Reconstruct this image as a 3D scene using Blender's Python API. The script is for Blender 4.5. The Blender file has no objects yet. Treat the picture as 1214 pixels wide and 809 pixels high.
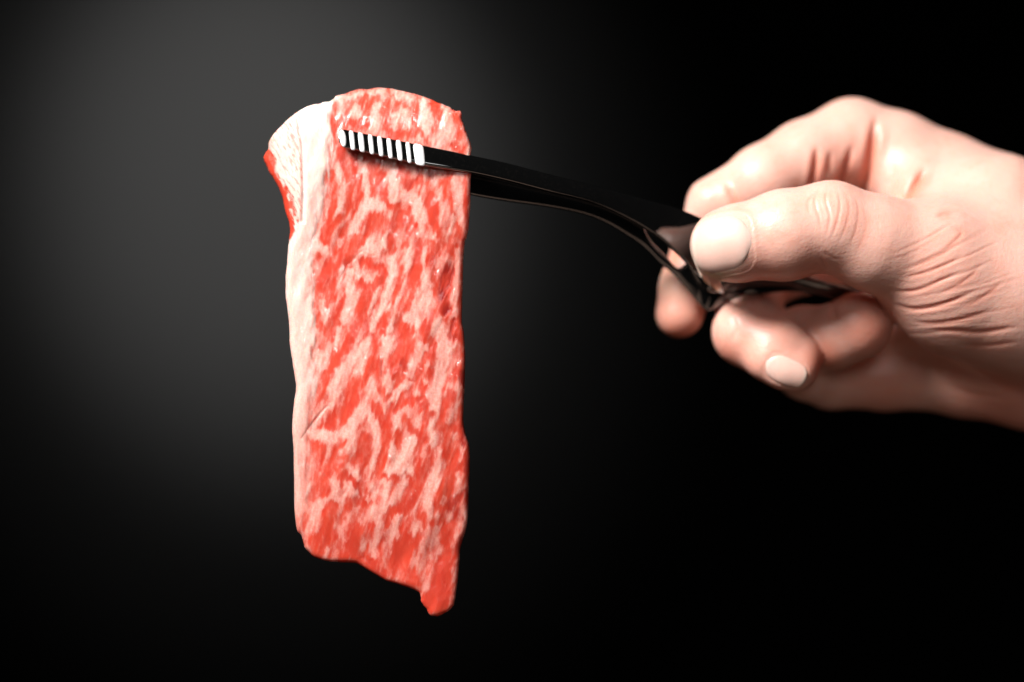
import bpy, math
import numpy as np
from mathutils import Vector

# ------------------------------------------------------------------ scale and camera
S = 0.00022                      # metres per photograph pixel in the plane of the meat
LENS = 85.0
D = 1214 * S * LENS / 36.0       # camera distance to the plane of the meat
ZC = 1.25                        # height of the optical axis

scn = bpy.context.scene
COL = scn.collection

cam_d = bpy.data.cameras.new('camera')
cam_d.lens = LENS; cam_d.sensor_width = 36.0; cam_d.sensor_fit = 'HORIZONTAL'
cam_d.clip_start = 0.02; cam_d.clip_end = 50
cam = bpy.data.objects.new('camera', cam_d); COL.objects.link(cam)
cam.location = (0, -D, ZC); cam.rotation_euler = (math.radians(90), 0, 0)
cam_d.dof.use_dof = True; cam_d.dof.focus_distance = D - 0.002
cam_d.dof.aperture_fstop = 2.7; cam_d.dof.aperture_blades = 7
scn.camera = cam

w = bpy.data.worlds.new('World'); scn.world = w; w.use_nodes = True
w.node_tree.nodes['Background'].inputs[0].default_value = (0.9, 0.95, 1.0, 1)
w.node_tree.nodes['Background'].inputs[1].default_value = 0.004

def aim(o, target):
    o.rotation_euler = (Vector(target) - o.location).to_track_quat('-Z', 'Y').to_euler()

def area(name, loc, target, sx, sy, power, col, spread=180):
    l = bpy.data.lights.new(name, 'AREA'); l.shape = 'RECTANGLE'; l.size = sx; l.size_y = sy
    l.energy = power; l.color = col; l.spread = math.radians(spread)
    o = bpy.data.objects.new(name, l); COL.objects.link(o); o.location = loc; aim(o, target); return o

area('key_softbox', (-0.42, -0.48, ZC + 0.56), (0.06, 0.0, ZC + 0.0), 0.28, 0.28, 1.80, (1.0, 0.98, 0.962), 45)
area('front_softbox', (0.12, -0.95, ZC + 0.30), (0.04, 0.0, ZC), 0.26, 0.26, 0.09, (1.0, 0.98, 0.965), 45)
area('added_low_fill', (0.02, -0.30, ZC - 0.34), (0.09, 0.0, ZC), 0.42, 0.26, 0.095, (1.0, 0.66, 0.50), 120)  # warm fill added from below to draw brown lines along the tong edges
for nm, ang, en in (('backdrop_spot', 22, 255), ('backdrop_wash', 34, 50)):
    sp = bpy.data.lights.new(nm, 'SPOT'); sp.energy = en; sp.color = (1.0, 0.99, 0.975)
    sp.spot_size = math.radians(ang); sp.spot_blend = 1.0; sp.shadow_soft_size = 0.04
    spo = bpy.data.objects.new(nm, sp); COL.objects.link(spo)
    spo.location = (-0.30, 0.30, ZC + 0.75); aim(spo, (-0.210, 1.4, ZC + 0.140))

scn.view_settings.view_transform = 'Standard'; scn.view_settings.look = 'None'
scn.view_settings.exposure = 0.0; scn.view_settings.gamma = 1.0
scn.cycles.use_denoising = True
scn.cycles.max_bounces = 8

# ------------------------------------------------------------------ helpers
rng = np.random.default_rng(7)

def F(d):                         # size of things at depth d (px) against the plane of the meat
    return (D + d * S) / D
def Q(px, py, d):                 # place in "q" units (S metres): x right, y away, z up
    f = F(d); return np.array([(px - 607.0) * f, d, -(py - 404.5) * f])
def to_world(q):
    q = np.asarray(q, float); o = q * S; o[..., 2] += ZC; return o

def tag(o, label=None, cat=None, kind=None, group=None):
    if label: o['label'] = label
    if cat: o['category'] = cat
    if kind: o['kind'] = kind
    if group: o['group'] = group
    return o

def mesh_obj(name, verts, faces, mat, parent=None, smooth=True, world=True):
    me = bpy.data.meshes.new(name)
    v = to_world(verts) if world else np.asarray(verts, float)
    me.from_pydata(v.tolist(), [], faces if isinstance(faces, list) else faces.tolist())
    if smooth: me.polygons.foreach_set('use_smooth', [True] * len(me.polygons))
    me.materials.append(mat); me.update()
    o = bpy.data.objects.new(name, me); COL.objects.link(o)
    if parent is not None:
        o.parent = parent
        o.matrix_parent_inverse = parent.matrix_world.inverted() if parent.type != 'EMPTY' else EMPTY_INV[parent.name]
    return o
EMPTY_INV = {}
def empty(name, q):
    o = bpy.data.objects.new(name, None); COL.objects.link(o)
    loc = to_world(np.array(q)); o.location = loc; o.empty_display_size = 0.01
    from mathutils import Matrix
    EMPTY_INV[o.name] = Matrix.Translation(-Vector(loc)); return o

def attr(o, name, vals):
    a = o.data.attributes.new(name, 'FLOAT', 'POINT'); a.data.foreach_set('value', np.asarray(vals, np.float32))

def vnoise(x, y, seed=0):         # smooth value noise in -1..1
    r = np.random.default_rng(seed); T = r.uniform(-1, 1, (256, 256))
    xi = np.floor(x).astype(int); yi = np.floor(y).astype(int); fx = x - xi; fy = y - yi
    fx = fx * fx * fx * (fx * (fx * 6 - 15) + 10); fy = fy * fy * fy * (fy * (fy * 6 - 15) + 10)
    a = T[xi & 255, yi & 255]; b = T[(xi + 1) & 255, yi & 255]; c = T[xi & 255, (yi + 1) & 255]; e = T[(xi + 1) & 255, (yi + 1) & 255]
    return (a * (1 - fx) + b * fx) * (1 - fy) + (c * (1 - fx) + e * fx) * fy
def fbm(x, y, seed=0, octv=4, g=0.5):
    s = 0; a = 1.0
    for i in range(octv): s = s + a * vnoise(x * 2 ** i, y * 2 ** i, seed + i * 13); a *= g
    return s
def sstep(a, b, x):
    t = np.clip((x - a) / (b - a), 0, 1); return t * t * (3 - 2 * t)
def catmull(P, n):
    P = np.asarray(P, float); m = len(P); out = []
    Pe = np.vstack([2 * P[0] - P[1], P, 2 * P[-1] - P[-2]])
    for i in range(m - 1):
        p0, p1, p2, p3 = Pe[i:i + 4]
        for k in range(n):
            t = k / n
            out.append(0.5 * (2 * p1 + (p2 - p0) * t + (2 * p0 - 5 * p1 + 4 * p2 - p3) * t * t + (3 * p1 - p0 - 3 * p2 + p3) * t ** 3))
    out.append(P[-1]); return np.array(out)

# ------------------------------------------------------------------ materials
class NT:
    def __init__(self, name):
        self.m = bpy.data.materials.new(name); self.m.use_nodes = True
        self.t = self.m.node_tree; self.b = self.t.nodes['Principled BSDF']
    def n(self, typ, **kw):
        x = self.t.nodes.new(typ)
        for k, v in kw.items(): setattr(x, k, v)
        return x
    def l(self, a, b): self.t.links.new(a, b)
    def mix(self, fac, a, b, blend='MIX'):
        x = self.n('ShaderNodeMix', data_type='RGBA', blend_type=blend)
        for s, v in ((x.inputs[0], fac), (x.inputs[6], a), (x.inputs[7], b)):
            if hasattr(v, 'is_output'): self.l(v, s)
            elif isinstance(v, (int, float)): s.default_value = v
            else: s.default_value = (*v, 1)
        return x.outputs[2]
    def at(self, name): return self.n('ShaderNodeAttribute', attribute_name=name).outputs['Fac']
    def noise(self, scale, detail=3, rough=0.5, sc=(1, 1, 1), rot=(0, 0, 0)):
        tc = self.n('ShaderNodeNewGeometry'); mp = self.n('ShaderNodeMapping')
        mp.inputs['Scale'].default_value = sc; mp.inputs['Rotation'].default_value = rot
        self.l(tc.outputs['Position'], mp.inputs[0])
        x = self.n('ShaderNodeTexNoise'); x.inputs['Scale'].default_value = scale
        x.inputs['Detail'].default_value = detail; x.inputs['Roughness'].default_value = rough
        self.l(mp.outputs[0], x.inputs[0]); return x.outputs['Fac']
    def ramp(self, fac, a, b, ca=(0, 0, 0), cb=(1, 1, 1)):
        x = self.n('ShaderNodeMapRange', interpolation_type='SMOOTHSTEP'); self.l(fac, x.inputs[0])
        x.inputs[1].default_value = a; x.inputs[2].default_value = b; return x.outputs[0]
    def math(self, op, a, b=None):
        x = self.n('ShaderNodeMath', operation=op)
        for i, v in enumerate((a, b)):
            if v is None: continue
            if hasattr(v, 'is_output'): self.l(v, x.inputs[i])
            else: x.inputs[i].default_value = v
        return x.outputs[0]
    def bump(self, h, strength, dist, prev=None):
        x = self.n('ShaderNodeBump'); x.inputs['Strength'].default_value = strength; x.inputs['Distance'].default_value = dist
        self.l(h, x.inputs['Height'])
        if prev is not None: self.l(prev, x.inputs['Normal'])
        return x.outputs[0]
    def set(self, **kw):
        for k, v in kw.items():
            s = self.b.inputs[k.replace('_', ' ')]
            if hasattr(v, 'is_output'): self.l(v, s)
            elif isinstance(v, tuple) and len(v) == 3 and s.type == 'RGBA': s.default_value = (*v, 1)
            else: s.default_value = v

# backdrop: black matt studio paper
nb = NT('black_backdrop'); c = nb.mix(nb.noise(6, 4), (0.0095, 0.0095, 0.0095), (0.0110, 0.0108, 0.0106)); nb.set(Base_Color=c, Roughness=0.95, Specular_IOR_Level=0.1)
M_BACK = nb.m
# gloss black plastic
nt = NT('gloss_black_plastic')
c = nt.mix(nt.ramp(nt.noise(1400, 3), 0.5, 0.8), (0.002, 0.002, 0.002), (0.004, 0.0036, 0.0034))
nt.set(Base_Color=c, Roughness=nt.math('MULTIPLY', nt.noise(60, 2), 0.11), IOR=2.1); M_TONG = nt.m
# ribs: plain white base colour on the black arms
nr = NT('white_ribs'); nr.set(Base_Color=nr.mix(nr.noise(900, 3), (0.58, 0.58, 0.58), (0.70, 0.69, 0.69)), Roughness=0.3); M_RIB = nr.m
# meat
def meat_mat():
    k = NT('marbled_raw_beef')
    fat = k.at('fat'); white = k.at('white'); dark = k.at('dark')
    st = k.noise(520, 4, 0.6, (1.0, 1.0, 0.32), (0, math.radians(-18), 0))     # fibre-direction streaks
    f2 = k.math('ADD', fat, k.math('MULTIPLY', k.math('SUBTRACT', st, 0.5), 0.42))
    st2 = k.noise(1500, 3, 0.6, (1.0, 1.0, 0.22), (0, math.radians(-20), 0))
    f2 = k.math('ADD', f2, k.math('MULTIPLY', k.math('SUBTRACT', st2, 0.5), 0.28))
    f2 = k.ramp(f2, 0.02, 0.98)
    speck = k.noise(1500, 3, 0.6)
    lean = k.mix(k.noise(260, 3, .5, (1, 1, .5)), (0.41, 0.025, 0.014), (0.63, 0.074, 0.037))
    lean = k.mix(dark, lean, (0.26, 0.012, 0.010))
    fc = k.mix(k.ramp(speck, 0.3, 0.7), (0.66, 0.32, 0.26), (0.73, 0.43, 0.365))
    fc = k.mix(white, fc, (0.77, 0.59, 0.525))
    col = k.mix(f2, lean, fc)
    k.set(Base_Color=col, Roughness=k.mix(f2, (0.24, 0.24, 0.24), (0.36, 0.36, 0.36)), IOR=1.42, Subsurface_Weight=0.75, Subsurface_Scale=0.0026, Subsurface_Radius=(1.0, 0.26, 0.16), Coat_Roughness=0.06)
    b1 = k.bump(k.noise(700, 5, 0.6, (1.0, 1.0, 0.45), (0, math.radians(-18), 0)), 0.16, 0.0004)
    b2 = k.bump(k.noise(2600, 2, 0.5), 0.08, 0.0002, b1)
    wet = k.math('MULTIPLY', k.noise(1500, 2, 0.5, (1, 1, .6)), k.at('wet'))
    b3 = k.bump(wet, 1.0, 0.0010, b2)
    k.set(Normal=b2, Coat_Weight=k.math('MULTIPLY_ADD', k.at('wet'), 0.95)); k.b.inputs['Coat Weight'].links[0].from_node.inputs[2].default_value = 0.14
    k.l(b3, k.b.inputs['Coat Normal']); return k.m
M_MEAT = meat_mat()
# skin
def skin_mat():
    k = NT('bare_skin')
    red = k.at('red'); yel = k.at('pale')
    base = k.mix(k.noise(90, 4, 0.55), (0.60, 0.325, 0.255), (0.70, 0.43, 0.355))
    base = k.mix(k.math('MULTIPLY', red, 0.85), base, (0.56, 0.13, 0.065))
    base = k.mix(k.math('MULTIPLY', k.ramp(k.noise(190, 5, .62), 0.48, 0.75), 0.36), base, (0.62, 0.25, 0.17))
    base = k.mix(yel, base, (0.78, 0.60, 0.40))
    vor = k.n('ShaderNodeTexVoronoi'); vor.inputs['Scale'].default_value = 1500
    geo = k.n('ShaderNodeNewGeometry'); k.l(geo.outputs['Position'], vor.inputs['Vector'])
    b1 = k.bump(vor.outputs['Distance'], 0.16, 0.0002)
    b2 = k.bump(k.noise(380, 4, 0.6, (1, 1, 1.6)), 0.22, 0.0006, b1)
    k.set(Base_Color=base, Roughness=0.42, IOR=1.45, Subsurface_Weight=0.4, Subsurface_Scale=0.0042, Subsurface_Radius=(1.0, 0.30, 0.16), Normal=b2)
    return k.m
M_SKIN = skin_mat()
def nail_mat():
    k = NT('fingernail'); tip = k.at('tip'); lun = k.at('lunula')
    c = k.mix(tip, (0.70, 0.41, 0.34), (0.74, 0.50, 0.41)); c = k.mix(lun, c, (0.70, 0.44, 0.37))
    k.set(Base_Color=c, Roughness=0.42, IOR=1.45, Subsurface_Weight=0.35, Subsurface_Scale=0.002, Subsurface_Radius=(1, .4, .3))
    k.set(Normal=k.bump(k.noise(900, 2, .5, (1, 1, 1)), 0.08, 0.0002)); return k.m
M_NAIL = nail_mat()

# ------------------------------------------------------------------ backdrop
yb = 1.4
back = mesh_obj('backdrop', [(-3, yb, -1.0), (3, yb, -1.0), (3, yb, 4), (-3, yb, 4)], [[0, 1, 2, 3]], M_BACK, smooth=False, world=False)
tag(back, 'plain black studio backdrop with a soft pool of light', 'backdrop', 'structure')

# ------------------------------------------------------------------ the slice of beef
OUT = [(400,113),(407,112),(422,107),(440,105),(456,104),(482,109),(502,115),(521,122),(533,128),(539,131),(547,133),(548,144),(553,155),(556,165),(559,181),(558,214),(557,246),(554,277),(550,295),(548,342),(547,376),(550,399),(551,440),(550,498),(550,508),(556,528),(556,556),(555,593),(553,624),(547,648),(544,670),(541,701),(538,716),(535,722),(524,729),(513,731),(505,722),(499,713),(498,705),(488,698),(459,688),(440,678),(422,668),(403,667),(376,662),(363,651),(357,636),(351,624),(349,577),(348,531),(347,500),(350,456),(345,420),(343,394),(340,360),(339,329),(341,303),(343,285),(343,268),(339,251),(334,230),(326,215),(318,202),(313,190),(313,184),(317,178),(322,163),(334,150),(347,137),(365,126),(380,123),(393,119)]

# fat (+) and lean (-) strokes: list of points, width, value (1 = fat, 0 = lean)
ST = [
 # --- top
 ([(400,118),(440,109),(500,118),(540,135)],5,.75), ([(395,176),(397,150),(408,141),(422,146),(437,149)],9,0), ([(404,132),(412,124),(430,118)],3,.2), ([(435,112),(437,150)],4,0),
 ([(424,128),(427,136)],7,.8), ([(448,115),(449,120)],5,.05), ([(457,122),(458,150)],6,0), ([(446,128),(444,157)],9,.85), ([(460,112),(470,118),(482,128)],4,.1), ([(470,134),(466,136)],5,.7),
 ([(458,150),(470,160),(497,158)],10,0), ([(465,152),(468,153)],5,.7), ([(480,134),(484,143)],8,.8), ([(496,117),(494,135),(495,152)],5,0), ([(503,120),(508,156)],9,.8), ([(514,124),(520,138)],12,0), ([(518,140),(516,156)],6,0),
 ([(531,146),(524,176)],12,.8), ([(530,132),(534,140)],6,.7), ([(542,136),(545,165)],6,.05), ([(538,172),(545,180)],9,.05), ([(549,150),(551,162)],3,.7), ([(497,164),(496,178)],6,.7), ([(503,160),(508,176)],4,.1), ([(480,165),(520,185)],8,.4),
 # --- 190..290
 ([(394,205),(397,225),(394,248)],3,.05), ([(383,243),(385,262)],4,.1), ([(373,222),(374,230)],2,.3), ([(384,218),(385,226)],2.5,.2), ([(377,186),(379,196)],3,.35), ([(380,165),(383,172)],3,.4),
 ([(405,178),(408,195),(415,222),(414,245),(400,262),(385,276)],9,0), ([(418,190),(420,212)],5,0), ([(408,222),(404,250)],8,.8), ([(400,195),(404,213)],5,.85), ([(427,188),(432,200)],8,.75), ([(430,205),(436,234)],6,.85), ([(440,196),(442,232)],5,.05), ([(424,216),(425,242)],5,.05),
 ([(419,284),(421,272),(425,257),(438,241),(452,248)],13,.9), ([(438,258),(450,262),(441,276)],9,.05), ([(448,210),(456,240)],6,.05), ([(464,190),(465,205),(467,236)],12,.9), ([(478,203),(485,222),(498,213)],10,.05), ([(491,198),(491,208)],6,.7), ([(466,246),(478,256),(470,270),(460,264)],9,.05),
 ([(486,232),(493,240),(501,262)],15,.85), ([(500,272),(500,284)],5,.75), ([(509,220),(512,258),(520,280)],8,0), ([(516,203),(510,221)],5,.7), ([(520,226),(526,250)],8,.75), ([(532,212),(536,252)],6,.05), ([(540,212),(546,262)],8,.75), ([(532,275),(533,284)],7,.75), ([(551,220),(554,268)],4,0), ([(543,270),(546,285)],5,.05), ([(482,270),(484,290)],6,.1),
 # --- 280..380
 ([(370,290),(386,299)],12,.9), ([(404,283),(402,292)],6,.8), ([(422,282),(412,300),(396,318),(379,335),(376,362)],9,0), ([(428,290),(411,312)],8,0), ([(398,326),(393,354)],6,.05), ([(405,358),(402,376)],5,.05), ([(381,350),(386,378)],6,.8), ([(376,340),(379,352)],5,.1),
 ([(415,326),(413,340),(418,352),(409,380)],10,.9), ([(419,325),(436,327),(441,339)],5,.85), ([(430,301),(455,288),(470,299)],12,.85), ([(465,303),(464,328),(457,352),(448,373)],9,.85), ([(429,313),(448,315),(455,328),(443,341),(427,336)],9,0), ([(440,343),(433,362),(427,380)],10,0),
 ([(463,283),(466,297)],10,.05), ([(478,318),(472,343),(465,358)],6,0), ([(486,300),(483,316)],9,.9), ([(496,288),(496,316),(490,337)],9,0), ([(503,298),(503,331)],4,.8), ([(494,342),(482,365),(474,378)],7,0), ([(495,343),(494,350)],4,.8), ([(507,338),(504,358),(490,374)],13,.9), ([(512,288),(514,316)],8,.05), ([(521,298),(513,334)],6,.05), ([(522,306),(519,315)],5,.75), ([(532,322),(525,345),(528,366)],12,0), ([(542,298),(540,345),(537,372)],6,.7), ([(548,300),(549,332)],3,.1), ([(534,282),(533,296)],5,.1),
 # --- 370..470
 ([(380,386),(389,398),(396,382)],11,.02), ([(386,372),(385,380)],6,.8), ([(402,388),(398,408)],5,.8), ([(392,410),(385,440)],6,.75), ([(379,420),(379,436)],8,.85), ([(430,376),(418,398),(400,428),(388,454)],11,0), ([(388,454),(385,472)],5,.1), ([(432,398),(428,408)],6,.05), ([(439,403),(423,421),(408,437),(394,464)],12,.9), ([(430,428),(425,440)],10,.85), ([(442,380),(440,393)],7,.85), ([(442,397),(446,422)],5,.05), ([(456,376),(455,398)],9,0), ([(465,380),(463,392)],5,.8), ([(458,405),(455,420)],11,.9),
 ([(476,388),(480,408),(471,425),(474,442)],18,0), ([(489,403),(492,424)],6,.05), ([(494,384),(483,375)],11,.85), ([(503,386),(502,402)],10,0), ([(499,411),(494,430),(485,444)],7,.85), ([(511,406),(513,435),(502,460)],10,0), ([(503,424),(494,450)],7,.05), ([(505,450),(506,454)],5,.8), ([(523,388),(526,425),(519,452),(514,470)],15,.75), ([(539,378),(534,400),(541,404),(544,382)],4,0), ([(547,438),(549,456)],5,0), ([(534,447),(536,450)],4,.2), ([(531,435),(530,438)],3,.2),
 ([(442,430),(434,448),(418,455),(412,468)],9,0), ([(440,452),(438,460)],6,.7), ([(449,431),(451,462)],6,.05), ([(460,448),(460,458)],7,.75), ([(484,455),(470,468)],8,.85), ([(466,445),(475,452)],7,.05),
 # --- 460..560
 ([(400,464),(393,480)],8,.85), ([(416,463),(412,488),(394,495),(389,514)],12,0), ([(428,468),(424,476)],6,.1), ([(420,501),(436,487),(447,510),(449,528)],12,.85), ([(414,510),(396,520),(370,513)],14,.85), ([(403,521),(403,526)],4,.1), ([(378,535),(376,546)],5,.35), ([(450,462),(460,471)],8,0), ([(472,467),(463,477)],6,.85), ([(445,482),(456,507),(458,530),(450,557)],10,0), ([(466,485),(480,475),(498,474),(512,492)],9,0), ([(470,496),(471,507)],8,.8), ([(485,484),(485,494)],6,.75), ([(500,490),(497,506)],5,.75), ([(469,518),(475,531)],9,0), ([(485,505),(497,517),(506,521)],9,.05),
 ([(517,464),(514,482)],11,.85), ([(536,468),(525,488),(522,505),(544,509)],10,0), ([(535,488),(533,500)],5,.7), ([(546,485),(547,522)],6,0), ([(489,522),(474,546)],13,.9), ([(466,535),(468,546)],8,.85), ([(499,524),(499,540),(495,558)],5,.05), ([(503,530),(502,540)],4,.75), ([(514,517),(512,524)],6,.8), ([(519,534),(518,558)],7,.8), ([(509,532),(509,558)],5,.05), ([(529,522),(537,548)],9,.05), ([(550,528),(546,543)],4,.7), ([(552,542),(552,552)],5,0), ([(434,522),(430,542),(396,546),(387,558)],14,0), ([(413,551),(415,558)],6,.7), ([(446,535),(441,554)],5,.75), ([(372,505),(384,490)],6,.8),
 # --- 550..650
 ([(396,556),(378,570),(371,588)],9,.05), ([(416,555),(420,567)],5,.7), ([(408,564),(425,577),(427,594)],9,0), ([(397,574),(400,591)],11,.85), ([(410,572),(420,587)],8,.75), ([(384,593),(375,610)],11,.8), ([(394,601),(386,622),(391,640)],16,.03), ([(416,595),(412,603)],9,.03), ([(434,562),(432,578)],7,.05), ([(436,556),(438,568)],4,.6), ([(454,568),(468,568)],6,.03), ([(465,556),(485,557)],12,.9), ([(480,570),(467,590),(458,605)],9,.85), ([(446,586),(436,592)],7,.8), ([(455,574),(457,577)],4,.8), ([(503,560),(491,585),(484,600),(466,608)],13,0), ([(517,558),(510,586),(507,606)],11,.85), ([(531,560),(528,584)],7,.03), ([(543,563),(543,583)],7,.75), ([(551,583),(533,600),(521,604)],8,0), ([(458,612),(460,620)],7,.03), ([(432,606),(429,622)],7,.55), ([(414,616),(414,623)],4,.7), ([(405,626),(407,642)],7,.6), ([(424,626),(418,648)],13,.03), ([(443,602),(450,624),(444,642)],7,.8), ([(472,614),(467,632),(458,648)],10,.85), ([(495,617),(490,634)],8,.75), ([(482,636),(480,645)],10,.03), ([(501,610),(502,620)],6,.05), ([(512,620),(511,632)],8,.03), ([(507,626),(507,631)],4,.7), ([(518,628),(505,647)],8,.7), ([(536,622),(530,642)],13,.05), ([(547,603),(545,620)],3,.55), ([(531,610),(530,616)],4,.55),
 # --- bottom
 ([(372,640),(378,655)],16,.2), ([(400,645),(398,660)],7,.42), ([(421,650),(424,664)],8,.05), ([(441,645),(444,660)],9,.75), ([(458,646),(455,668)],7,.65), ([(482,650),(480,664)],12,.03), ([(476,670),(478,684)],9,.45), ([(465,672),(466,680)],5,.2), ([(503,648),(500,670)],7,.6), ([(516,642),(512,650)],8,.7), ([(524,672),(520,718)],20,.08), ([(526,690),(525,704)],8,.3), ([(492,676),(490,692)],6,.3),
]
DARK = [([(533,318),(524,345),(528,366)],11,1.0), ([(540,378),(534,400),(542,402)],4,.8), ([(548,440),(549,455)],5,.8), ([(552,500),(549,522)],6,.7), ([(553,543),(552,556)],5,.6), ([(551,585),(535,600),(545,615)],9,.5), ([(546,640),(540,655)],8,.45), ([(428,660),(450,678)],5,.35), ([(478,432),(486,440)],9,.35), ([(485,222),(492,214)],6,.3)]

def polydist(px, py, pts, closed=False):
    """distance to a polyline, with the nearest point"""
    best = np.full(px.shape, 1e9); bx = np.zeros(px.shape); by = np.zeros(px.shape)
    P = list(pts); n = len(P) if closed else len(P) - 1
    for i in range(n):
        (ax, ay), (cx, cy) = P[i], P[(i + 1) % len(P)]
        dx, dy = cx - ax, cy - ay; L = dx * dx + dy * dy + 1e-9
        t = np.clip(((px - ax) * dx + (py - ay) * dy) / L, 0, 1)
        qx = ax + t * dx; qy = ay + t * dy; dd = (px - qx) ** 2 + (py - qy) ** 2
        m = dd < best; best = np.where(m, dd, best); bx = np.where(m, qx, bx); by = np.where(m, qy, by)
    return np.sqrt(best), bx, by

def inside(px, py, P):
    c = np.zeros(px.shape, bool); n = len(P)
    for i in range(n):
        x1, y1 = P[i]; x2, y2 = P[(i + 1) % n]
        m = ((y1 > py) != (y2 > py)) & (px < (x2 - x1) * (py - y1) / (y2 - y1 + 1e-12) + x1)
        c ^= m
    return c

def build_meat():
    # ragged cut edge: resample the outline and jitter it a little
    O = catmull(OUT + OUT[:1], 5)[:-1]
    k = np.arange(len(O)); O = O + np.stack([fbm(k * .35, k * 0 + 3, 5, 3), fbm(k * .35, k * 0 + 9, 8, 3)], 1) * 0.75
    h = 1.15
    gx = np.arange(309, 564, h); gy = np.arange(101, 736, h)
    X, Y = np.meshgrid(gx, gy); nx, ny = len(gx), len(gy)
    dist, bx, by = polydist(X, Y, [tuple(p) for p in O], True)
    ins = inside(X, Y, O); sd = np.where(ins, dist, -dist)
    cell = ins[:-1, :-1] | ins[1:, :-1] | ins[:-1, 1:] | ins[1:, 1:]
    use = np.zeros_like(ins)
    for a, b in ((0, 0), (1, 0), (0, 1), (1, 1)): use[a:ny - 1 + a, b:nx - 1 + b] |= cell
    rim = use & ~ins
    X = np.where(rim, bx, X); Y = np.where(rim, by, Y); sd = np.where(rim, 0, sd)
    # --- marbling
    wx = fbm(X / 9., Y / 16., 21, 3) * 1.3 + fbm(X / 2.6, Y / 6., 31, 2) * 0.9
    wy = fbm(X / 7., Y / 14., 41, 3) * 2.0 + fbm((X + .33 * Y) / 3.0, (Y - .33 * X) / 40., 43, 2) * 3.0
    WX, WY = X + wx, Y + wy
    sh = X + 0.33 * Y
    fat = 0.38 + 0.36 * fbm(sh / 7., (Y - 0.33 * X) / 24., 51, 3)
    for pts, wd, v in ST:
        xs = [p[0] for p in pts]; ys = [p[1] for p in pts]; mg = wd + 8
        j0, j1 = np.searchsorted(gx, [min(xs) - mg, max(xs) + mg]); i0, i1 = np.searchsorted(gy, [min(ys) - mg, max(ys) + mg])
        sl = (slice(i0, i1), slice(j0, j1))
        dd, _, _ = polydist(WX[sl], WY[sl], pts)
        hw = wd * (.45 if v > .5 else .5); a = (1 - sstep(hw - 2.8, hw + 3.8, dd)) * .93
        vv = 0.10 + 0.76 * v
        fat[sl] = fat[sl] * (1 - a) + vv * a
    fat = fat + .13 * fbm(sh / 3.2, (Y - .33 * X) / 16., 151, 2) + .05 * fbm(X / 2.6, Y / 3.4, 161, 2) - .20 * sstep(570, 700, Y)
    fat = np.clip(fat, 0, 1)
    # left border of solid fat
    fb = np.interp(Y, [104,115,125,140,160,180,200,230,260,290,310,330,380,420,450,480,520,560,600,630,660], [402,400,392,392,391,392,388,383,376,370,366,371,372,371,372,368,362,362,364,352,340])
    fb = fb + fbm(X / 6., Y / 14., 61, 3) * 3
    sw = np.interp(Y, [104, 400, 470, 600], [8, 8, 15, 20]); solid = sstep(1, -1, (X - fb - 3 * fbm(X / 3., Y / 16., 207, 2)) / sw - .1); fat = np.maximum(fat, solid * np.interp(Y, [104, 420, 640], [.98, .95, .74]))
    white = sstep(12, -6, X - fb) * np.interp(Y, [104, 270, 330, 470, 560, 640], [1, .85, .55, .32, .12, 0.0]) * np.clip(.88 + .3 * fbm(X / 5., Y / 22., 201, 3), .3, 1)
    white = np.maximum(white, 0.25 * sstep(0.5, 1, fat) * np.interp(Y, [104, 300, 600], [1, .6, .2]))
    # flap of silverskin-streaked meat at the top left
    flap = sstep(2, -3, X - np.interp(Y, [120,140,160,200,230,250,275,300], [344,357,357,360,360,360,352,330]))
    stx = fbm((X * .89 - Y * .45) / 1.55, (Y * .89 + X * .45) / 7., 71, 2)
    fl = 0.86 - 0.34 * sstep(.0, .65, stx) - 0.8 * sstep(7, 1, sd) * sstep(165, 190, Y)
    fl = fl - .6 * sstep(10, 3, polydist(X, Y, [(319, 186), (328, 212), (342, 240), (346, 262)])[0]) * (1 - .8 * sstep(.1, .6, vnoise(X / 7, Y / 9, 5)))
    fat = fat * (1 - flap) + np.clip(fl, 0, 1) * flap; white = white * (1 - flap) + .7 * flap * (fl > .4)
    # outer skin of the cut: pink rim
    dark = np.zeros_like(X)
    for pts, wd, v in DARK:
        dd, _, _ = polydist(WX, WY, pts); dark = np.maximum(dark, v * (1 - sstep(wd * .2, wd * .5 + 4, dd)) * np.clip(.75 + .5 * fbm(sh / 4., Y / 16., 77, 2), 0, 1))
    fat = fat * (1 - .85 * dark)
    wet = np.zeros_like(X)
    for px_, py_, r_ in ((430,208,5),(444,220,5),(453,224,6),(456,236,5),(464,272,6),(470,282,6),(515,243,5),(482,285,6),(488,276,5),(503,292,7),(515,310,6),(478,290,5),(420,411,5),(417,420,4),(408,428,5),(396,446,5),(500,440,5),(484,438,4),(470,445,4),(355,514,4),(358,553,4),(358,565,3),(520,325,5),(437,143,3),(424,213,4),(532,582,5),(538,590,5),(428,470,4),(388,468,3),(512,205,4),(408,320,5)):
        wet = np.maximum(wet, np.exp(-(((X - px_) + .4 * (Y - py_)) / r_) ** 2 - ((Y - py_) / (1.6 * r_)) ** 2))
    wet = np.maximum(wet, .7 * sstep(.35, .75, fbm(X / 12., Y / 22., 111, 2)) * sstep(640, 560, Y))
    # --- relief
    T = 7.0 - 2 * sstep(640, 730, Y)
    e = np.clip(sd / 7.0, 0, 1); half = T * np.sqrt(np.clip(1 - (1 - e) ** 2, 0, 1))
    mid = 4.0 * np.sin((Y - 130) / 95.) * sstep(200, 320, Y) + 3.0 * np.sin((X - 350) / 60. + Y / 170.)
    mid += 30 * sstep(175, 85, Y) ** 1.5                         # top leans back over the tongs
    mid += 26 * sstep(362, 308, X) * sstep(300, 240, Y)          # flap turned back
    mid += 4 * sstep(505, 560, X) * (sstep(230, 330, Y))         # right edge curls away
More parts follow.
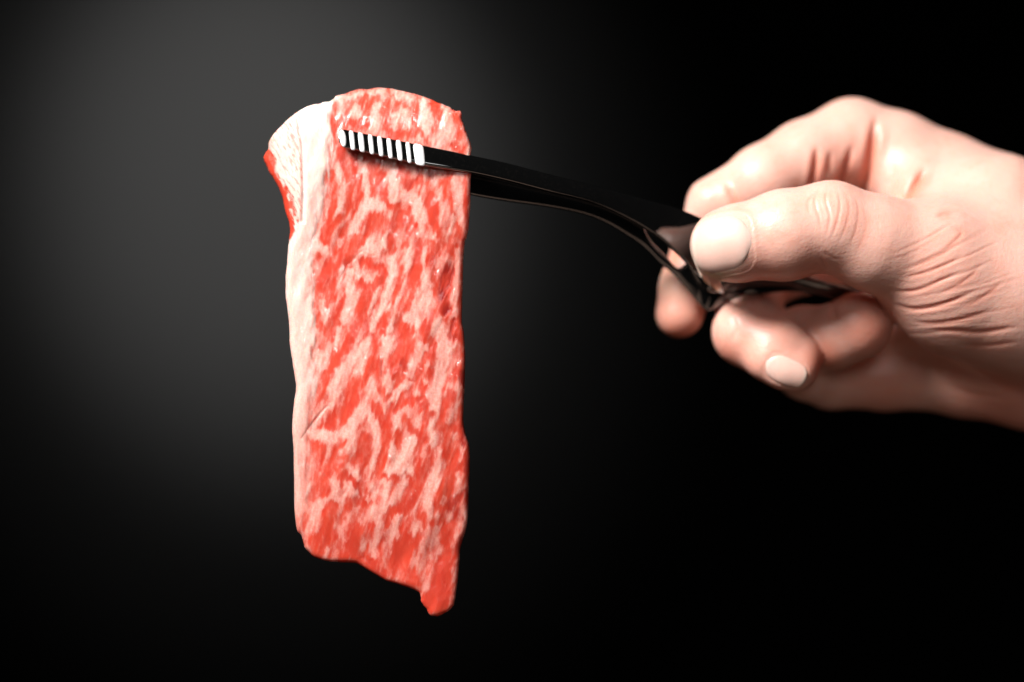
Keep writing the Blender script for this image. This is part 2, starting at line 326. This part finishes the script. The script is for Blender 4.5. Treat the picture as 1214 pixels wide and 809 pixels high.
    mid += -10 * sstep(650, 735, Y) + 8 * sstep(390, 340, X) * sstep(420, 600, Y)
    rel = 0.8 * (fat - .5) + 1.2 * fbm(sh / 21., (Y - .33 * X) / 46., 81, 2) + 0.14 * fbm(sh / 5., (Y - .33 * X) / 14., 91, 3) + 0.06 * fbm(sh / 2.2, Y / 4.5, 95, 2)
    rel += 1.7 * sstep(24, 0, np.abs(X - fb + 16)) * sstep(100, 220, Y) * sstep(560, 420, Y)    # fat ridge
    rel -= 0.7 * np.exp(-(polydist(WX, Y, [(364, 322), (372, 338), (374, 372), (371, 396)])[0] / 2.0) ** 2)
    rel -= 2.2 * np.exp(-(polydist(X, Y, [(387, 482), (372, 500), (358, 520)])[0] / 1.2) ** 2) * .55
    rel -= 3.0 * np.exp(-(polydist(X, Y, [(353, 140), (359, 175), (360, 230), (359, 262)])[0] / 2.6) ** 2)
    rel -= 0.8 * np.exp(-(polydist(WX, WY, [(430, 300), (412, 314), (403, 330)])[0] / 1.3) ** 2)
    rel -= 1.6 * np.exp(-(polydist(X, Y, [(453, 420), (453, 455), (451, 480)])[0] / 1.1) ** 2) * .5
    rel -= 0.7 * dark
    rel -= 1.0 * np.exp(-(np.maximum(polydist(X, Y, [(410, 165), (505, 186), (560, 196)])[0] - 9, 0) / 13) ** 2)   # pressed by the tongs
    fr = mid - half - rel * np.sqrt(e); bk = mid + half + 0.6 * fbm(X / 12., Y / 20., 15, 2) * e
    idx = np.full(X.shape, -1); idx[use] = np.arange(use.sum()); N = use.sum()
    fx, fy, fd = X[use], Y[use], fr[use]; f = F(fd)
    V1 = np.stack([(fx - 607) * f, fd, -(fy - 404.5) * f], 1)
    inn = use & ins; bidx = idx.copy(); bidx[inn] = N + np.arange(inn.sum())
    bx_, by_, bd = X[inn], Y[inn], bk[inn]; f = F(bd)
    V2 = np.stack([(bx_ - 607) * f, bd, -(by_ - 404.5) * f], 1)
    V = np.vstack([V1, V2])
    ii, jj = np.nonzero(cell)
    quad = lambda I: np.stack([I[ii, jj], I[ii + 1, jj], I[ii + 1, jj + 1], I[ii, jj + 1]], 1)
    FQ = quad(idx); BQ = quad(bidx)[:, ::-1]
    keep = ~(np.sort(FQ, 1) == np.sort(BQ, 1)).all(1); BQ = BQ[keep]
    A = {n: np.concatenate([v[use], v[inn]]) for n, v in (('fat', fat), ('white', white), ('dark', dark), ('wet', wet))}
    # which part each face belongs to
    cf = lambda v: (v[ii, jj] + v[ii + 1, jj + 1]) * .5
    part = np.where(cf(flap) > .5, 2, np.where(cf(solid) > .5, 1, 0))
    part_all = np.concatenate([part, np.where(keep, 0, 0)[keep]])
    part_all[len(FQ):] = part[keep]
    FA = np.vstack([FQ, BQ])
    # vertex normals of the whole slice, kept on the split parts so that the seams do not show
    Wd = to_world(V); n = np.cross(Wd[FA[:, 2]] - Wd[FA[:, 0]], Wd[FA[:, 3]] - Wd[FA[:, 1]])
    VN = np.zeros_like(Wd)
    for c_ in range(4): np.add.at(VN, FA[:, c_], n)
    VN /= np.linalg.norm(VN, axis=1, keepdims=True) + 1e-12
    root = empty('beef_slice', Q(450, 175, 5))
    tag(root, 'thin slice of raw marbled beef hanging from the tongs', 'meat')
    for pi, nm, lb in ((0, 'marbled_lean', None), (1, 'fat_strip', 'solid white strip of fat along the long side'), (2, 'side_flap', 'turned back flap with fine white streaks')):
        fs = FA[part_all == pi]; u, inv = np.unique(fs, return_inverse=True); fs = inv.reshape(-1, 4)
        o = mesh_obj(nm, V[u], fs, M_MEAT, root)
        for k_, v in A.items(): attr(o, k_, v[u])
        o.data.normals_split_custom_set_from_vertices(VN[u].tolist())
        if lb: o['label'] = lb
build_meat()

# ------------------------------------------------------------------ tongs
def plate(name, st, thick, mat, parent, n=6, r=0.8, roll=0):
    """a bar through stations (ux,uy, lx,ly, depth): edges u and l, rounded section"""
    P = catmull(st, n); rings = []; R_ = np.interp(np.arange(len(P)) / n, range(len(st)), roll if hasattr(roll, '__len__') else [roll] * len(st))
    for i, (ux, uy, lx, ly, d) in enumerate(P):
        U = Q(ux, uy, d); L = Q(lx, ly, d); c = (U + L) / 2; half = (U - L) / 2; hl = np.linalg.norm(half) + 1e-6; hu = half / hl
        a = Q((P[max(i - 1, 0)][0] + P[max(i - 1, 0)][2]) / 2, (P[max(i - 1, 0)][1] + P[max(i - 1, 0)][3]) / 2, P[max(i - 1, 0)][4])
        j = min(i + 1, len(P) - 1); b = Q((P[j][0] + P[j][2]) / 2, (P[j][1] + P[j][3]) / 2, P[j][4])
        tn = (b - a) / (np.linalg.norm(b - a) + 1e-9)
        nn = np.cross(tn, hu); nn /= np.linalg.norm(nn) + 1e-9
        if nn[1] > 0: nn = -nn                                   # outer face
        ro = math.radians(R_[i]); hu, nn = hu * math.cos(ro) - nn * math.sin(ro), nn * math.cos(ro) + hu * math.sin(ro)
        th = thick / 2; rr = min(th, hl) * r; ring = []
        for sx, sy, a0 in ((1, 1, 0), (-1, 1, 90), (-1, -1, 180), (1, -1, 270)):
            for q in range(4):
                an = math.radians(a0 + 90 * q / 3)
                ring.append(c + hu * (sx * (hl - rr) + rr * math.cos(an)) + nn * (sy * (th - rr) + rr * math.sin(an)))
        rings.append(ring)
    m = 16; V = [v for rg in rings for v in rg]; Fs = []
    for i in range(len(rings) - 1):
        for k in range(m): Fs.append([i * m + k, i * m + (k + 1) % m, (i + 1) * m + (k + 1) % m, (i + 1) * m + k])
    Fs.append(list(range(m))[::-1]); Fs.append([(len(rings) - 1) * m + k for k in range(m)])
    o = mesh_obj(name, np.array(V), Fs, mat, parent)
    return o

tongs = empty('tongs', Q(1022, 352, 125))
tag(tongs, 'glossy black tongs with white ribbed tips gripping the beef', 'tongs')
FRONT = [(402,160,402,169,-15),(404,156,405,173,-15),(408,153.5,410,176.5,-15),(425,157,427,180,-15),(460,164,462,188,-15),(500,172,500,197,-15),(530,178,530,202,-12),(560,184.5,560,207,-7),(600,193,600,216,2),(650,206,650,229,15),(690,216,688,238,27),(720,224,712,246,37),(750,232,738,258,48),(780,240,764,273,59),(806,247,788,291,70),(838,262,812,313,79),(858,284,828,337,86),(870,306,843,348,91),(884,318,864,347,95),(905,322,897,342,99),(940,325,936,341,106),(980,334,976,350,114),(1022,345,1018,362,120)]
REAR = [(404,174,404,186,19),(410,170,411,192,19),(460,180,461,206,20),(500,190,500,217,21),(530,197,530,224,23),(560,206,560,232,26),(600,213,600,239,33),(650,222,650,246,44),(690,230,690,254,54),(720,236,717,264,62),(748,246,743,279,70),(770,283,763,293,78),(789,303,782,312,84),(806,318,798,325,89),(826,296,817,346,94),(846,280,830,361,98),(858,294,839,369,101),(872,304,852,364,104),(888,310,870,353,108),(908,318,903,349,111),(940,322,940,346,116),(980,334,978,352,123),(1022,348,1018,366,130)]  # narrowed at the bend; skin in the gap stands in for a reflection
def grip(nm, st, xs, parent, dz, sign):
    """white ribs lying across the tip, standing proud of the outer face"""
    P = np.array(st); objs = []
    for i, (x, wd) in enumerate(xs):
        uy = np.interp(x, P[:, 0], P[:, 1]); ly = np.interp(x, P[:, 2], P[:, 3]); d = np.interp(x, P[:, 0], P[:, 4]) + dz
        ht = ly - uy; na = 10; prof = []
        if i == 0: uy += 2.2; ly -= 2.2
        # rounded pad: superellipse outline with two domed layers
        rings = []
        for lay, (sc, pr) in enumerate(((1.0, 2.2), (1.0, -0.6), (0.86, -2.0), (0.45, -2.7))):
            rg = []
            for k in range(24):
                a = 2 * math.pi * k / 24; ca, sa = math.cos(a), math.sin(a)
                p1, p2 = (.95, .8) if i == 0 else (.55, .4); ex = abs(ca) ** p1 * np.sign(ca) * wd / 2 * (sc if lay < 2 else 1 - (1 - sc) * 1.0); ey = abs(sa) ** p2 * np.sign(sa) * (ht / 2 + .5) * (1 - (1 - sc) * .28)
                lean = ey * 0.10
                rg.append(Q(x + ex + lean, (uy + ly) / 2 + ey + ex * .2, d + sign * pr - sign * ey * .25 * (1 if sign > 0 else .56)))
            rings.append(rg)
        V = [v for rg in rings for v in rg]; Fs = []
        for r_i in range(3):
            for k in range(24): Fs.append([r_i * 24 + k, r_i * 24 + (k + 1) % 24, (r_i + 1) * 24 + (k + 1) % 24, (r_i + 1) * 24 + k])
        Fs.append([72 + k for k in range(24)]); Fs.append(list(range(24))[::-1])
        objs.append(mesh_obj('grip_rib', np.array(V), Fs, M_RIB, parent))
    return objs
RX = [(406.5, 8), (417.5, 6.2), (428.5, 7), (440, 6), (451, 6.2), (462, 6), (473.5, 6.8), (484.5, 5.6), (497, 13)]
for nm, st, dz, sg in (('front_arm', FRONT, -3.4, 1), ('rear_arm', REAR, 3.4, -1)):
    arm = plate('arm', st, 8, M_TONG, tongs, roll=[18] * 15 + [10, 0, -16, -28, -32, -32, -30, -20] if sg > 0 else -8)
    arm['label'] = 'arm on the near side of the beef' if sg > 0 else 'arm behind the beef'
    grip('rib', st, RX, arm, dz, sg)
# sprung end joining both arms inside the palm
plate('spring_end', [(1010,341,1008,363,119),(1030,345,1028,367,121),(1046,350,1043,372,126),(1046,351,1043,373,131),(1028,349,1026,370,131),(1010,344,1008,366,130)], 6, M_TONG, tongs)

# ------------------------------------------------------------------ the hand
H = 3.0
lo = np.array([90., -75., -190.]); hi = np.array([1010., 345., 330.])
dims = np.ceil((hi - lo) / H).astype(int) + 1
AX = [lo[i] + H * np.arange(dims[i]) for i in range(3)]
BIG = 60.0
def smin(a, b, k):
    h = np.maximum(k - np.abs(a - b), 0) / k; return np.minimum(a, b) - h * h * k * .25
def cones(chain, k, field=None):
    """chain of (px,py,d,r): tapered limbs joined smoothly"""
    fld = np.full(dims, BIG, np.float32) if field is None else field
    J = [(Q(p[0], p[1], p[2]), p[3] * F(p[2])) for p in chain]
    for (a, ra), (b, rb) in zip(J[:-1], J[1:]):
        m = max(ra, rb) + BIG * .6
        i0 = [int(max(0, (min(a[c], b[c]) - m - lo[c]) // H)) for c in range(3)]
        i1 = [int(min(dims[c], (max(a[c], b[c]) + m - lo[c]) // H + 2)) for c in range(3)]
        if any(i1[c] <= i0[c] for c in range(3)): continue
        gx = AX[0][i0[0]:i1[0], None, None].astype(np.float32); gy = AX[1][None, i0[1]:i1[1], None].astype(np.float32); gz = AX[2][None, None, i0[2]:i1[2]].astype(np.float32)
        ba = b - a; L = float(ba @ ba) + 1e-9
        px, py, pz = gx - a[0], gy - a[1], gz - a[2]
        t = np.clip((px * ba[0] + py * ba[1] + pz * ba[2]) / L, 0, 1)
        dd = np.sqrt((px - t * ba[0]) ** 2 + (py - t * ba[1]) ** 2 + (pz - t * ba[2]) ** 2) - (ra + (rb - ra) * t)
        sl = tuple(slice(i0[c], i1[c]) for c in range(3))
        fld[sl] = smin(fld[sl], dd, k)
    return fld

index_ = [(828,264,154,20),(846,244,154,32),(868,237,156,37),(905,215,166,42),(955,189,182,45.5),(1010,168,200,50),(1060,187,198,54),(1120,217,196,58),(1215,272,195,64)]
middle_ = [(806,372,152,29),(814,340,156,31),(832,288,172,33),(885,250,205,36),(960,212,240,42),(1080,235,250,46),(1220,285,245,56)]
ring_ = [(940,426,96,35),(918,413,98,39),(886,394,116,40),(892,340,200,40),(912,318,238,42),(1010,290,262,44),(1100,295,255,46),(1215,340,250,56)]
little_ = [(1016,387,110,41),(990,399,118,37),(952,401,140,37),(958,436,186,38),(986,446,205,38),(1050,446,214,40),(1150,440,220,48)]
thumb_ = [(858,291,31,40),(872,289,31,44),(930,279,34,52),(985,268,36,51),(1035,288,46,55),(1105,308,72,70),(1200,340,110,80),(1300,380,150,92)]
palm = cones([(1200,266,190,58),(1330,330,190,88),(1450,400,190,100),(1700,500,200,115)], 30)
cones([(1215,285,240,58),(1330,350,220,88)], 30, palm)
cones([(1210,340,250,56),(1330,390,225,90)], 30, palm)
cones([(1150,444,215,50),(1230,446,205,58),(1400,470,195,85),(1450,450,190,95)], 30, palm)
cones([(1135,350,92,72),(1200,350,115,82),(1300,380,150,92),(1400,410,180,98)], 30, palm)
cones([(1095,232,150,48),(1180,258,140,66),(1260,300,150,80)], 40, palm)      # web between thumb and index finger
cones([(1068,402,205,36),(1150,420,225,52)], 24, palm)      # root of the little finger in the shadow
hand = palm.copy()
for ch, kk, kp in ((index_, 10, 34), (middle_, 10, 22), (ring_, 10, 22), (little_, 10, 22), (thumb_, 14, 46)):
    fg = cones(ch, kk)
    if ch is ring_: cones([(910,428,80,21),(930,438,78,21),(946,443,76,20)], 14, fg)      # flat nail bed
    fg = smin(fg, palm, kp); hand = smin(hand, fg, 2.5)
hand = np.ascontiguousarray(hand)

def sdf(p):
    g = (np.asarray(p, float) - lo) / H; g = np.clip(g, 0, dims - 1.001); i = g.astype(int); f = g - i; s = 0
    for a in (0, 1):
        for b in (0, 1):
            for c_ in (0, 1):
                wt = (f[..., 0] if a else 1 - f[..., 0]) * (f[..., 1] if b else 1 - f[..., 1]) * (f[..., 2] if c_ else 1 - f[..., 2])
                s = s + wt * hand[i[..., 0] + a, i[..., 1] + b, i[..., 2] + c_]
    return s
def grad(p, e=2.5):
    p = np.asarray(p, float); g = np.stack([sdf(p + np.eye(3)[k] * e) - sdf(p - np.eye(3)[k] * e) for k in range(3)], -1)
    return g / (np.linalg.norm(g, axis=-1, keepdims=True) + 1e-9)

def surface_nets(f):
    s = f < 0
    c = s[:-1, :-1, :-1].astype(np.int8)
    cnt = np.zeros(c.shape, np.int8); 
    for a in (0, 1):
        for b in (0, 1):
            for d in (0, 1): cnt += s[a:a + c.shape[0], b:b + c.shape[1], d:d + c.shape[2]]
    act = (cnt > 0) & (cnt < 8); ids = np.full(c.shape, -1, np.int64); I = np.argwhere(act); ids[act] = np.arange(len(I))
    acc = np.zeros((len(I), 3)); num = np.zeros(len(I))
    corners = [np.array(k) for k in np.ndindex(2, 2, 2)]
    for p in corners:
        for ax in range(3):
            if p[ax] == 1: continue
            q = p.copy(); q[ax] = 1
            fa = f[I[:, 0] + p[0], I[:, 1] + p[1], I[:, 2] + p[2]]; fb = f[I[:, 0] + q[0], I[:, 1] + q[1], I[:, 2] + q[2]]
            m = (fa < 0) != (fb < 0); t = np.where(m, fa / np.where(m, fa - fb, 1), 0)
            pt = p[None, :] + t[:, None] * (q - p)[None, :]; acc += pt * m[:, None]; num += m
    V = lo + H * (I + acc / num[:, None])
    quads = []
    for ax in range(3):
        o1, o2 = [a for a in range(3) if a != ax]
        A = [slice(1, -1)] * 3; A[ax] = slice(0, f.shape[ax] - 1)
        B = list(A); B[ax] = slice(1, f.shape[ax])
        sa, sb = s[tuple(A)], s[tuple(B)]; E = np.argwhere(sa != sb); fl = sa[sa != sb]
        E = E + np.array([1 if k != ax else 0 for k in range(3)])
        def cid(d1, d2):
            e = E.copy(); e[:, o1] -= d1; e[:, o2] -= d2; return ids[e[:, 0], e[:, 1], e[:, 2]]
        q = np.stack([cid(1, 1), cid(0, 1), cid(0, 0), cid(1, 0)], 1)
        flip = fl if ax != 1 else ~fl
        q = np.where(flip[:, None], q, q[:, ::-1]); quads.append(q)
    return V, np.vstack(quads)

HV, HF = surface_nets(hand)
def laplace(V, Fq, it, lam=0.5):
    e = np.vstack([Fq[:, [0, 1]], Fq[:, [1, 2]], Fq[:, [2, 3]], Fq[:, [3, 0]]]); n = len(V)
    deg = np.bincount(np.concatenate([e[:, 0], e[:, 1]]), minlength=n)[:, None]
    for _ in range(it):
        s = np.stack([np.bincount(e[:, 0], V[e[:, 1], k], n) + np.bincount(e[:, 1], V[e[:, 0], k], n) for k in range(3)], 1)
        V = V * (1 - lam) + lam * s / deg
    return V
HV = laplace(HV, HF, 4)
# one Catmull-Clark step in numpy-free Blender: subdivide through a modifier, then read back
tmp = bpy.data.meshes.new('tmp'); tmp.from_pydata(HV.tolist(), [], HF.tolist()); to = bpy.data.objects.new('tmp', tmp); COL.objects.link(to)
md = to.modifiers.new('s', 'SUBSURF'); md.levels = 1; md.render_levels = 1
dg = bpy.context.evaluated_depsgraph_get(); em = to.evaluated_get(dg).to_mesh()
HV = np.empty(len(em.vertices) * 3); em.vertices.foreach_get('co', HV); HV = HV.reshape(-1, 3)
HF = np.empty(len(em.loops), np.int32); em.loops.foreach_get('vertex_index', HF); HF = HF.reshape(-1, 4)
to.evaluated_get(dg).to_mesh_clear(); bpy.data.objects.remove(to); bpy.data.meshes.remove(tmp)
HN = grad(HV)

# photograph coordinates of each vertex, for laying creases where they are seen
fV = F(HV[:, 1]); PX = HV[:, 0] / fV + 607; PY = -HV[:, 2] / fV + 404.5
facing = HN[:, 1] < 0.25
disp = np.zeros(len(HV)); red = np.zeros(len(HV)); pale = np.zeros(len(HV))
def crease(pts, wd, dep, dmax=None, dmin=None, redden=0.0, lip=0.16, rw=3.0):
    xs = [p[0] for p in pts]; ys = [p[1] for p in pts]; mg = wd * 4 + 14
    m = facing & (PX > min(xs) - mg) & (PX < max(xs) + mg) & (PY > min(ys) - mg) & (PY < max(ys) + mg)
    if dmax is not None: m &= HV[:, 1] < dmax
    if dmin is not None: m &= HV[:, 1] > dmin
    i = np.nonzero(m)[0]
    if not len(i): return
    dd, bx_, by_ = polydist(PX[i], PY[i], pts)
    # fade towards both ends
    e0 = np.hypot(bx_ - pts[0][0], by_ - pts[0][1]); e1 = np.hypot(bx_ - pts[-1][0], by_ - pts[-1][1])
    L = sum(math.hypot(b[0] - a[0], b[1] - a[1]) for a, b in zip(pts[:-1], pts[1:])); fd = sstep(0, L * .34, np.minimum(e0, e1))
    disp[i] += fd * (-dep * np.exp(-(dd / wd) ** 2) + lip * dep * np.exp(-((dd - 2.4 * wd) / (1.3 * wd)) ** 2))
    red[i] = np.maximum(red[i], fd * redden * np.exp(-(dd / (rw * wd)) ** 2))
def cc(pts): return [tuple(p) for p in catmull(pts, 5)]
# index finger folds
crease(cc([(968,170),(967,196),(958,240)]), 3.4, 6.5, None, 60, .75)
crease(cc([(1012,168),(1003,198),(985,245)]), 3.4, 6.0, None, 60, .7)
crease(cc([(1040,132),(1033,180),(1018,250)]), 4.4, 8.0, None, 60, .8)
crease(cc([(985,178),(983,198),(980,212)]), 3.0, 2.6, None, 60, .5)
crease(cc([(1100,196),(1086,218),(1066,246)]), 3.6, 4.2, None, 60, .9)
crease(cc([(1062,190),(1056,212),(1050,228)]), 5, 1.6, None, 60, .25)
crease(cc([(860,214),(868,231),(880,252)]), 3.4, 2.4, None, 60, .5)
# thumb joint wrinkles
for pts, wd, dp in (([(977,217),(966,236),(972,262),(974,280)],1.7,1.5), ([(984,216),(979,236),(984,258),(978,284)],1.6,1.5), ([(990,217),(996,240),(993,262),(984,288)],1.7,1.7), ([(999,220),(1007,244),(1003,268),(993,292)],1.7,1.4), ([(1010,226),(1018,248),(1014,276),(1002,300)],1.8,1.2), ([(970,226),(958,240),(961,258)],1.6,.9), ([(1022,240),(1028,262),(1022,286),(1010,308)],1.8,.8), ([(976,296),(984,304),(996,310)],1.8,1.3), ([(972,304),(976,312),(982,322)],2.2,2.6)):
    crease(cc(pts), wd * .9, dp * rng.uniform(.2, .42), 70, None, .34, .3)
# fan of wrinkles over the ball of the thumb
fan = [([(1107,259),(1120,254),(1132,256)],2.0,1.7), ([(1124,270),(1140,276),(1128,290),(1112,300)],2.2,2.2), ([(1146,282),(1124,298),(1098,311),(1066,322)],2.3,2.6), ([(1150,296),(1126,312),(1096,324),(1060,331)],2.2,2.4), ([(1148,318),(1120,331),(1085,345),(1047,345)],2.4,3.0), ([(1166,341),(1124,359),(1084,367),(1048,357)],2.6,3.8), ([(1190,362),(1150,376),(1110,384),(1072,380)],2.6,2.0), ([(1216,386),(1164,394),(1124,392),(1090,392)],2.8,2.8), ([(1216,404),(1170,410),(1130,408)],2.6,1.4), ([(1170,310),(1140,336),(1105,352)],2.2,1.3), ([(1196,330),(1160,356),(1130,366)],2.2,1.1)]
for pts, wd, dp in fan: crease(cc(pts), wd * .95, dp * rng.uniform(.30, .52), 140, None, .46, .15)
for a in range(26):
    t = a / 25; x0 = 1050 + 70 * rng.uniform(); y0 = 300 + t * 95; L_ = rng.uniform(50, 120); sl_ = -.55 + .5 * t
    crease(cc([(x0, y0), (x0 + L_ * .5, y0 + L_ * .5 * sl_ + 3), (x0 + L_, y0 + L_ * sl_)]), rng.uniform(1.2, 1.7), rng.uniform(.15, .38), 140, None, .2, .3)
# little finger fold, ring finger fold, crease of the palm
crease(cc([(988,358),(990,372),(996,380)]), 2.8, 2.6, None, 50, .5)
crease(cc([(868,372),(872,392),(868,408)]), 3.0, .9, None, None, .2)
crease(cc([(1110,452),(1150,466),(1200,474)]), 3, 1.6, None, 120, .2)
# flushed finger tips and joints, redder lower hand, one patch reddened to imitate a reflection
def red_spot(px, py, d, r, v):
    c_ = Q(px, py, d); dd = np.linalg.norm(HV - c_, axis=1); np.maximum(red, v * np.exp(-(dd / r) ** 2), out=red)
red_spot(806,402,140,34,.95); red_spot(834,372,130,26,.7); red_spot(972,432,80,34,1.0); red_spot(905,332,10,36,.65); red_spot(960,320,10,34,.6); red_spot(1030,390,85,44,.75); red_spot(1012,355,110,34,.7)
red_spot(866,420,100,30,.7); red_spot(900,430,90,40,.6); red_spot(905,395,70,46,.4); red_spot(960,395,90,40,.45); red_spot(985,245,-15,24,.28); red_spot(930,185,150,34,.22); red_spot(1015,190,150,40,.3); red_spot(1075,225,120,26,.45); red_spot(1000,150,160,30,.15); red_spot(1100,340,20,60,.22); red_spot(968,310,200,40,.6); red_spot(1190,470,170,80,.6); red_spot(1050,455,180,50,.5); red_spot(1110,400,90,50,.35); red_spot(930,420,80,60,.4); red_spot(1000,400,100,60,.4); red_spot(806,380,150,50,.6); red_spot(792,296,135,30,.9); red_spot(850,225,120,30,.3); red_spot(985,240,-20,40,.2)
c_ = Q(842, 320, 20); pale = np.maximum(pale, .8 * np.exp(-(np.linalg.norm(HV - c_, axis=1) / 24) ** 2)); c_ = Q(795, 330, 130); pale = np.maximum(pale, .2 * np.exp(-(np.linalg.norm(HV - c_, axis=1) / 26) ** 2))

# ---- nails: patches laid on the finger, sunk into folds of the skin
NAILS = []
def nail(px, py, d, upx, upy, ud, nrm, hl, hw, free=.8):
    c0 = Q(px, py, d); u = np.array([upx, ud, -upy], float); n = np.array([nrm[0], nrm[2], -nrm[1]], float)
    n /= np.linalg.norm(n); u -= n * (u @ n); u /= np.linalg.norm(u); v = np.cross(n, u)
    def drop(p):
        p = p + n * 45
        for _ in range(60): p = p - n * (np.clip(sdf(p), -5, 20) * .8)[..., None]
        return p
    NA, NB = 22, 18; A = np.linspace(-1, 1, NA); B = np.linspace(-1, 1, NB); a, b = np.meshgrid(A, B, indexing='ij')
    wdt = np.where(a < 0, (1 - np.abs(a) ** 3.2 * .55), 1 - .32 * np.abs(a) ** 4)          # base narrower
    la = a - .16 * (b ** 2) * (a > 0) * a + .20 * b ** 2 * (a < 0) * (-a)
    p = drop(c0 + u * (la * hl)[..., None] + v * (b * wdt * hw)[..., None])
    g = grad(p); edge = np.minimum(1 - np.abs(b), (a + 1)); lift = -1.5 + 1.75 * sstep(0, .26, edge) + .5 * np.clip(a - .75, 0, 1) / .25
    P = p + g * (lift + 0.5 * (1 - b ** 2))[..., None]
    NAILS.append((P, a, b))
    # skin under and round the nail
    rel = HV - c0; la_ = rel @ u / hl; lb_ = rel @ v / hw; hn = rel @ n
    near = (HN @ n > -.1) & (np.abs(hn) < 40)
    rr = np.maximum(np.abs(la_), np.abs(lb_)); rs = (np.abs(la_) ** 4 + np.abs(lb_) ** 4) ** .25
    m = near & (rs < 1.7)
    disp[m] += (np.where(la_ > .5, .2, 1.0) * (0.10 * np.exp(-((rs - 1.18) / .16) ** 2)) - .5 * (rs < 1.0))[m]
    red[m] = np.maximum(red[m], .25 * np.exp(-((rs[m] - 1.1) / .1) ** 2))
nail(856, 288, -5, -1, .10, .10, (-.18, -.20, -1), 38, 36)
nail(931, 438, 66, .88, .46, -.10, (-.14, .24, -.95), 27, 19)

HV2 = HV + HN * disp[:, None]
hp = empty('dummy', (0, 0, 0)); bpy.data.objects.remove(hp)
person = mesh_obj('person', HV2, HF[:, ::-1] if False else HF, M_SKIN)
attr(person, 'red', np.clip(red, 0, 1)); attr(person, 'pale', np.clip(pale, 0, 1))
tag(person, 'bare right hand pinching the black tongs between thumb and fingers', 'person')
import bmesh
bm = bmesh.new(); bm.from_mesh(person.data); bmesh.ops.recalc_face_normals(bm, faces=bm.faces); bm.to_mesh(person.data); bm.free()
for (P, a, b), lb in zip(NAILS, ('broad pale thumb nail facing the viewer', 'nail of the curled finger below the tongs')):
    NA, NB = a.shape; V = P.reshape(-1, 3); g = grad(V); V = np.vstack([V, V - g * 1.6]); n1 = NA * NB; Fs = []
    for i in range(NA - 1):
        for j in range(NB - 1):
            q = [i * NB + j, (i + 1) * NB + j, (i + 1) * NB + j + 1, i * NB + j + 1]; Fs.append(q); Fs.append([n1 + k for k in q[::-1]])
    bd = [i * NB for i in range(NA)] + [(NA - 1) * NB + j for j in range(1, NB)] + [i * NB + NB - 1 for i in range(NA - 2, -1, -1)] + [j for j in range(NB - 2, 0, -1)]
    for k in range(len(bd)): p_, q_ = bd[k], bd[(k + 1) % len(bd)]; Fs.append([q_, p_, n1 + p_, n1 + q_])
    o = mesh_obj('fingernail', V, Fs, M_NAIL, person); o['label'] = lb
    bm = bmesh.new(); bm.from_mesh(o.data); bmesh.ops.recalc_face_normals(bm, faces=bm.faces); bm.to_mesh(o.data); bm.free()
    aa = np.concatenate([a.ravel(), a.ravel()]); bb = np.concatenate([b.ravel(), b.ravel()])
    attr(o, 'tip', sstep(.80, .90, aa + .10 * bb ** 2)); attr(o, 'lunula', sstep(-.45, -.75, aa - .35 * (1 - bb ** 2) + .15))
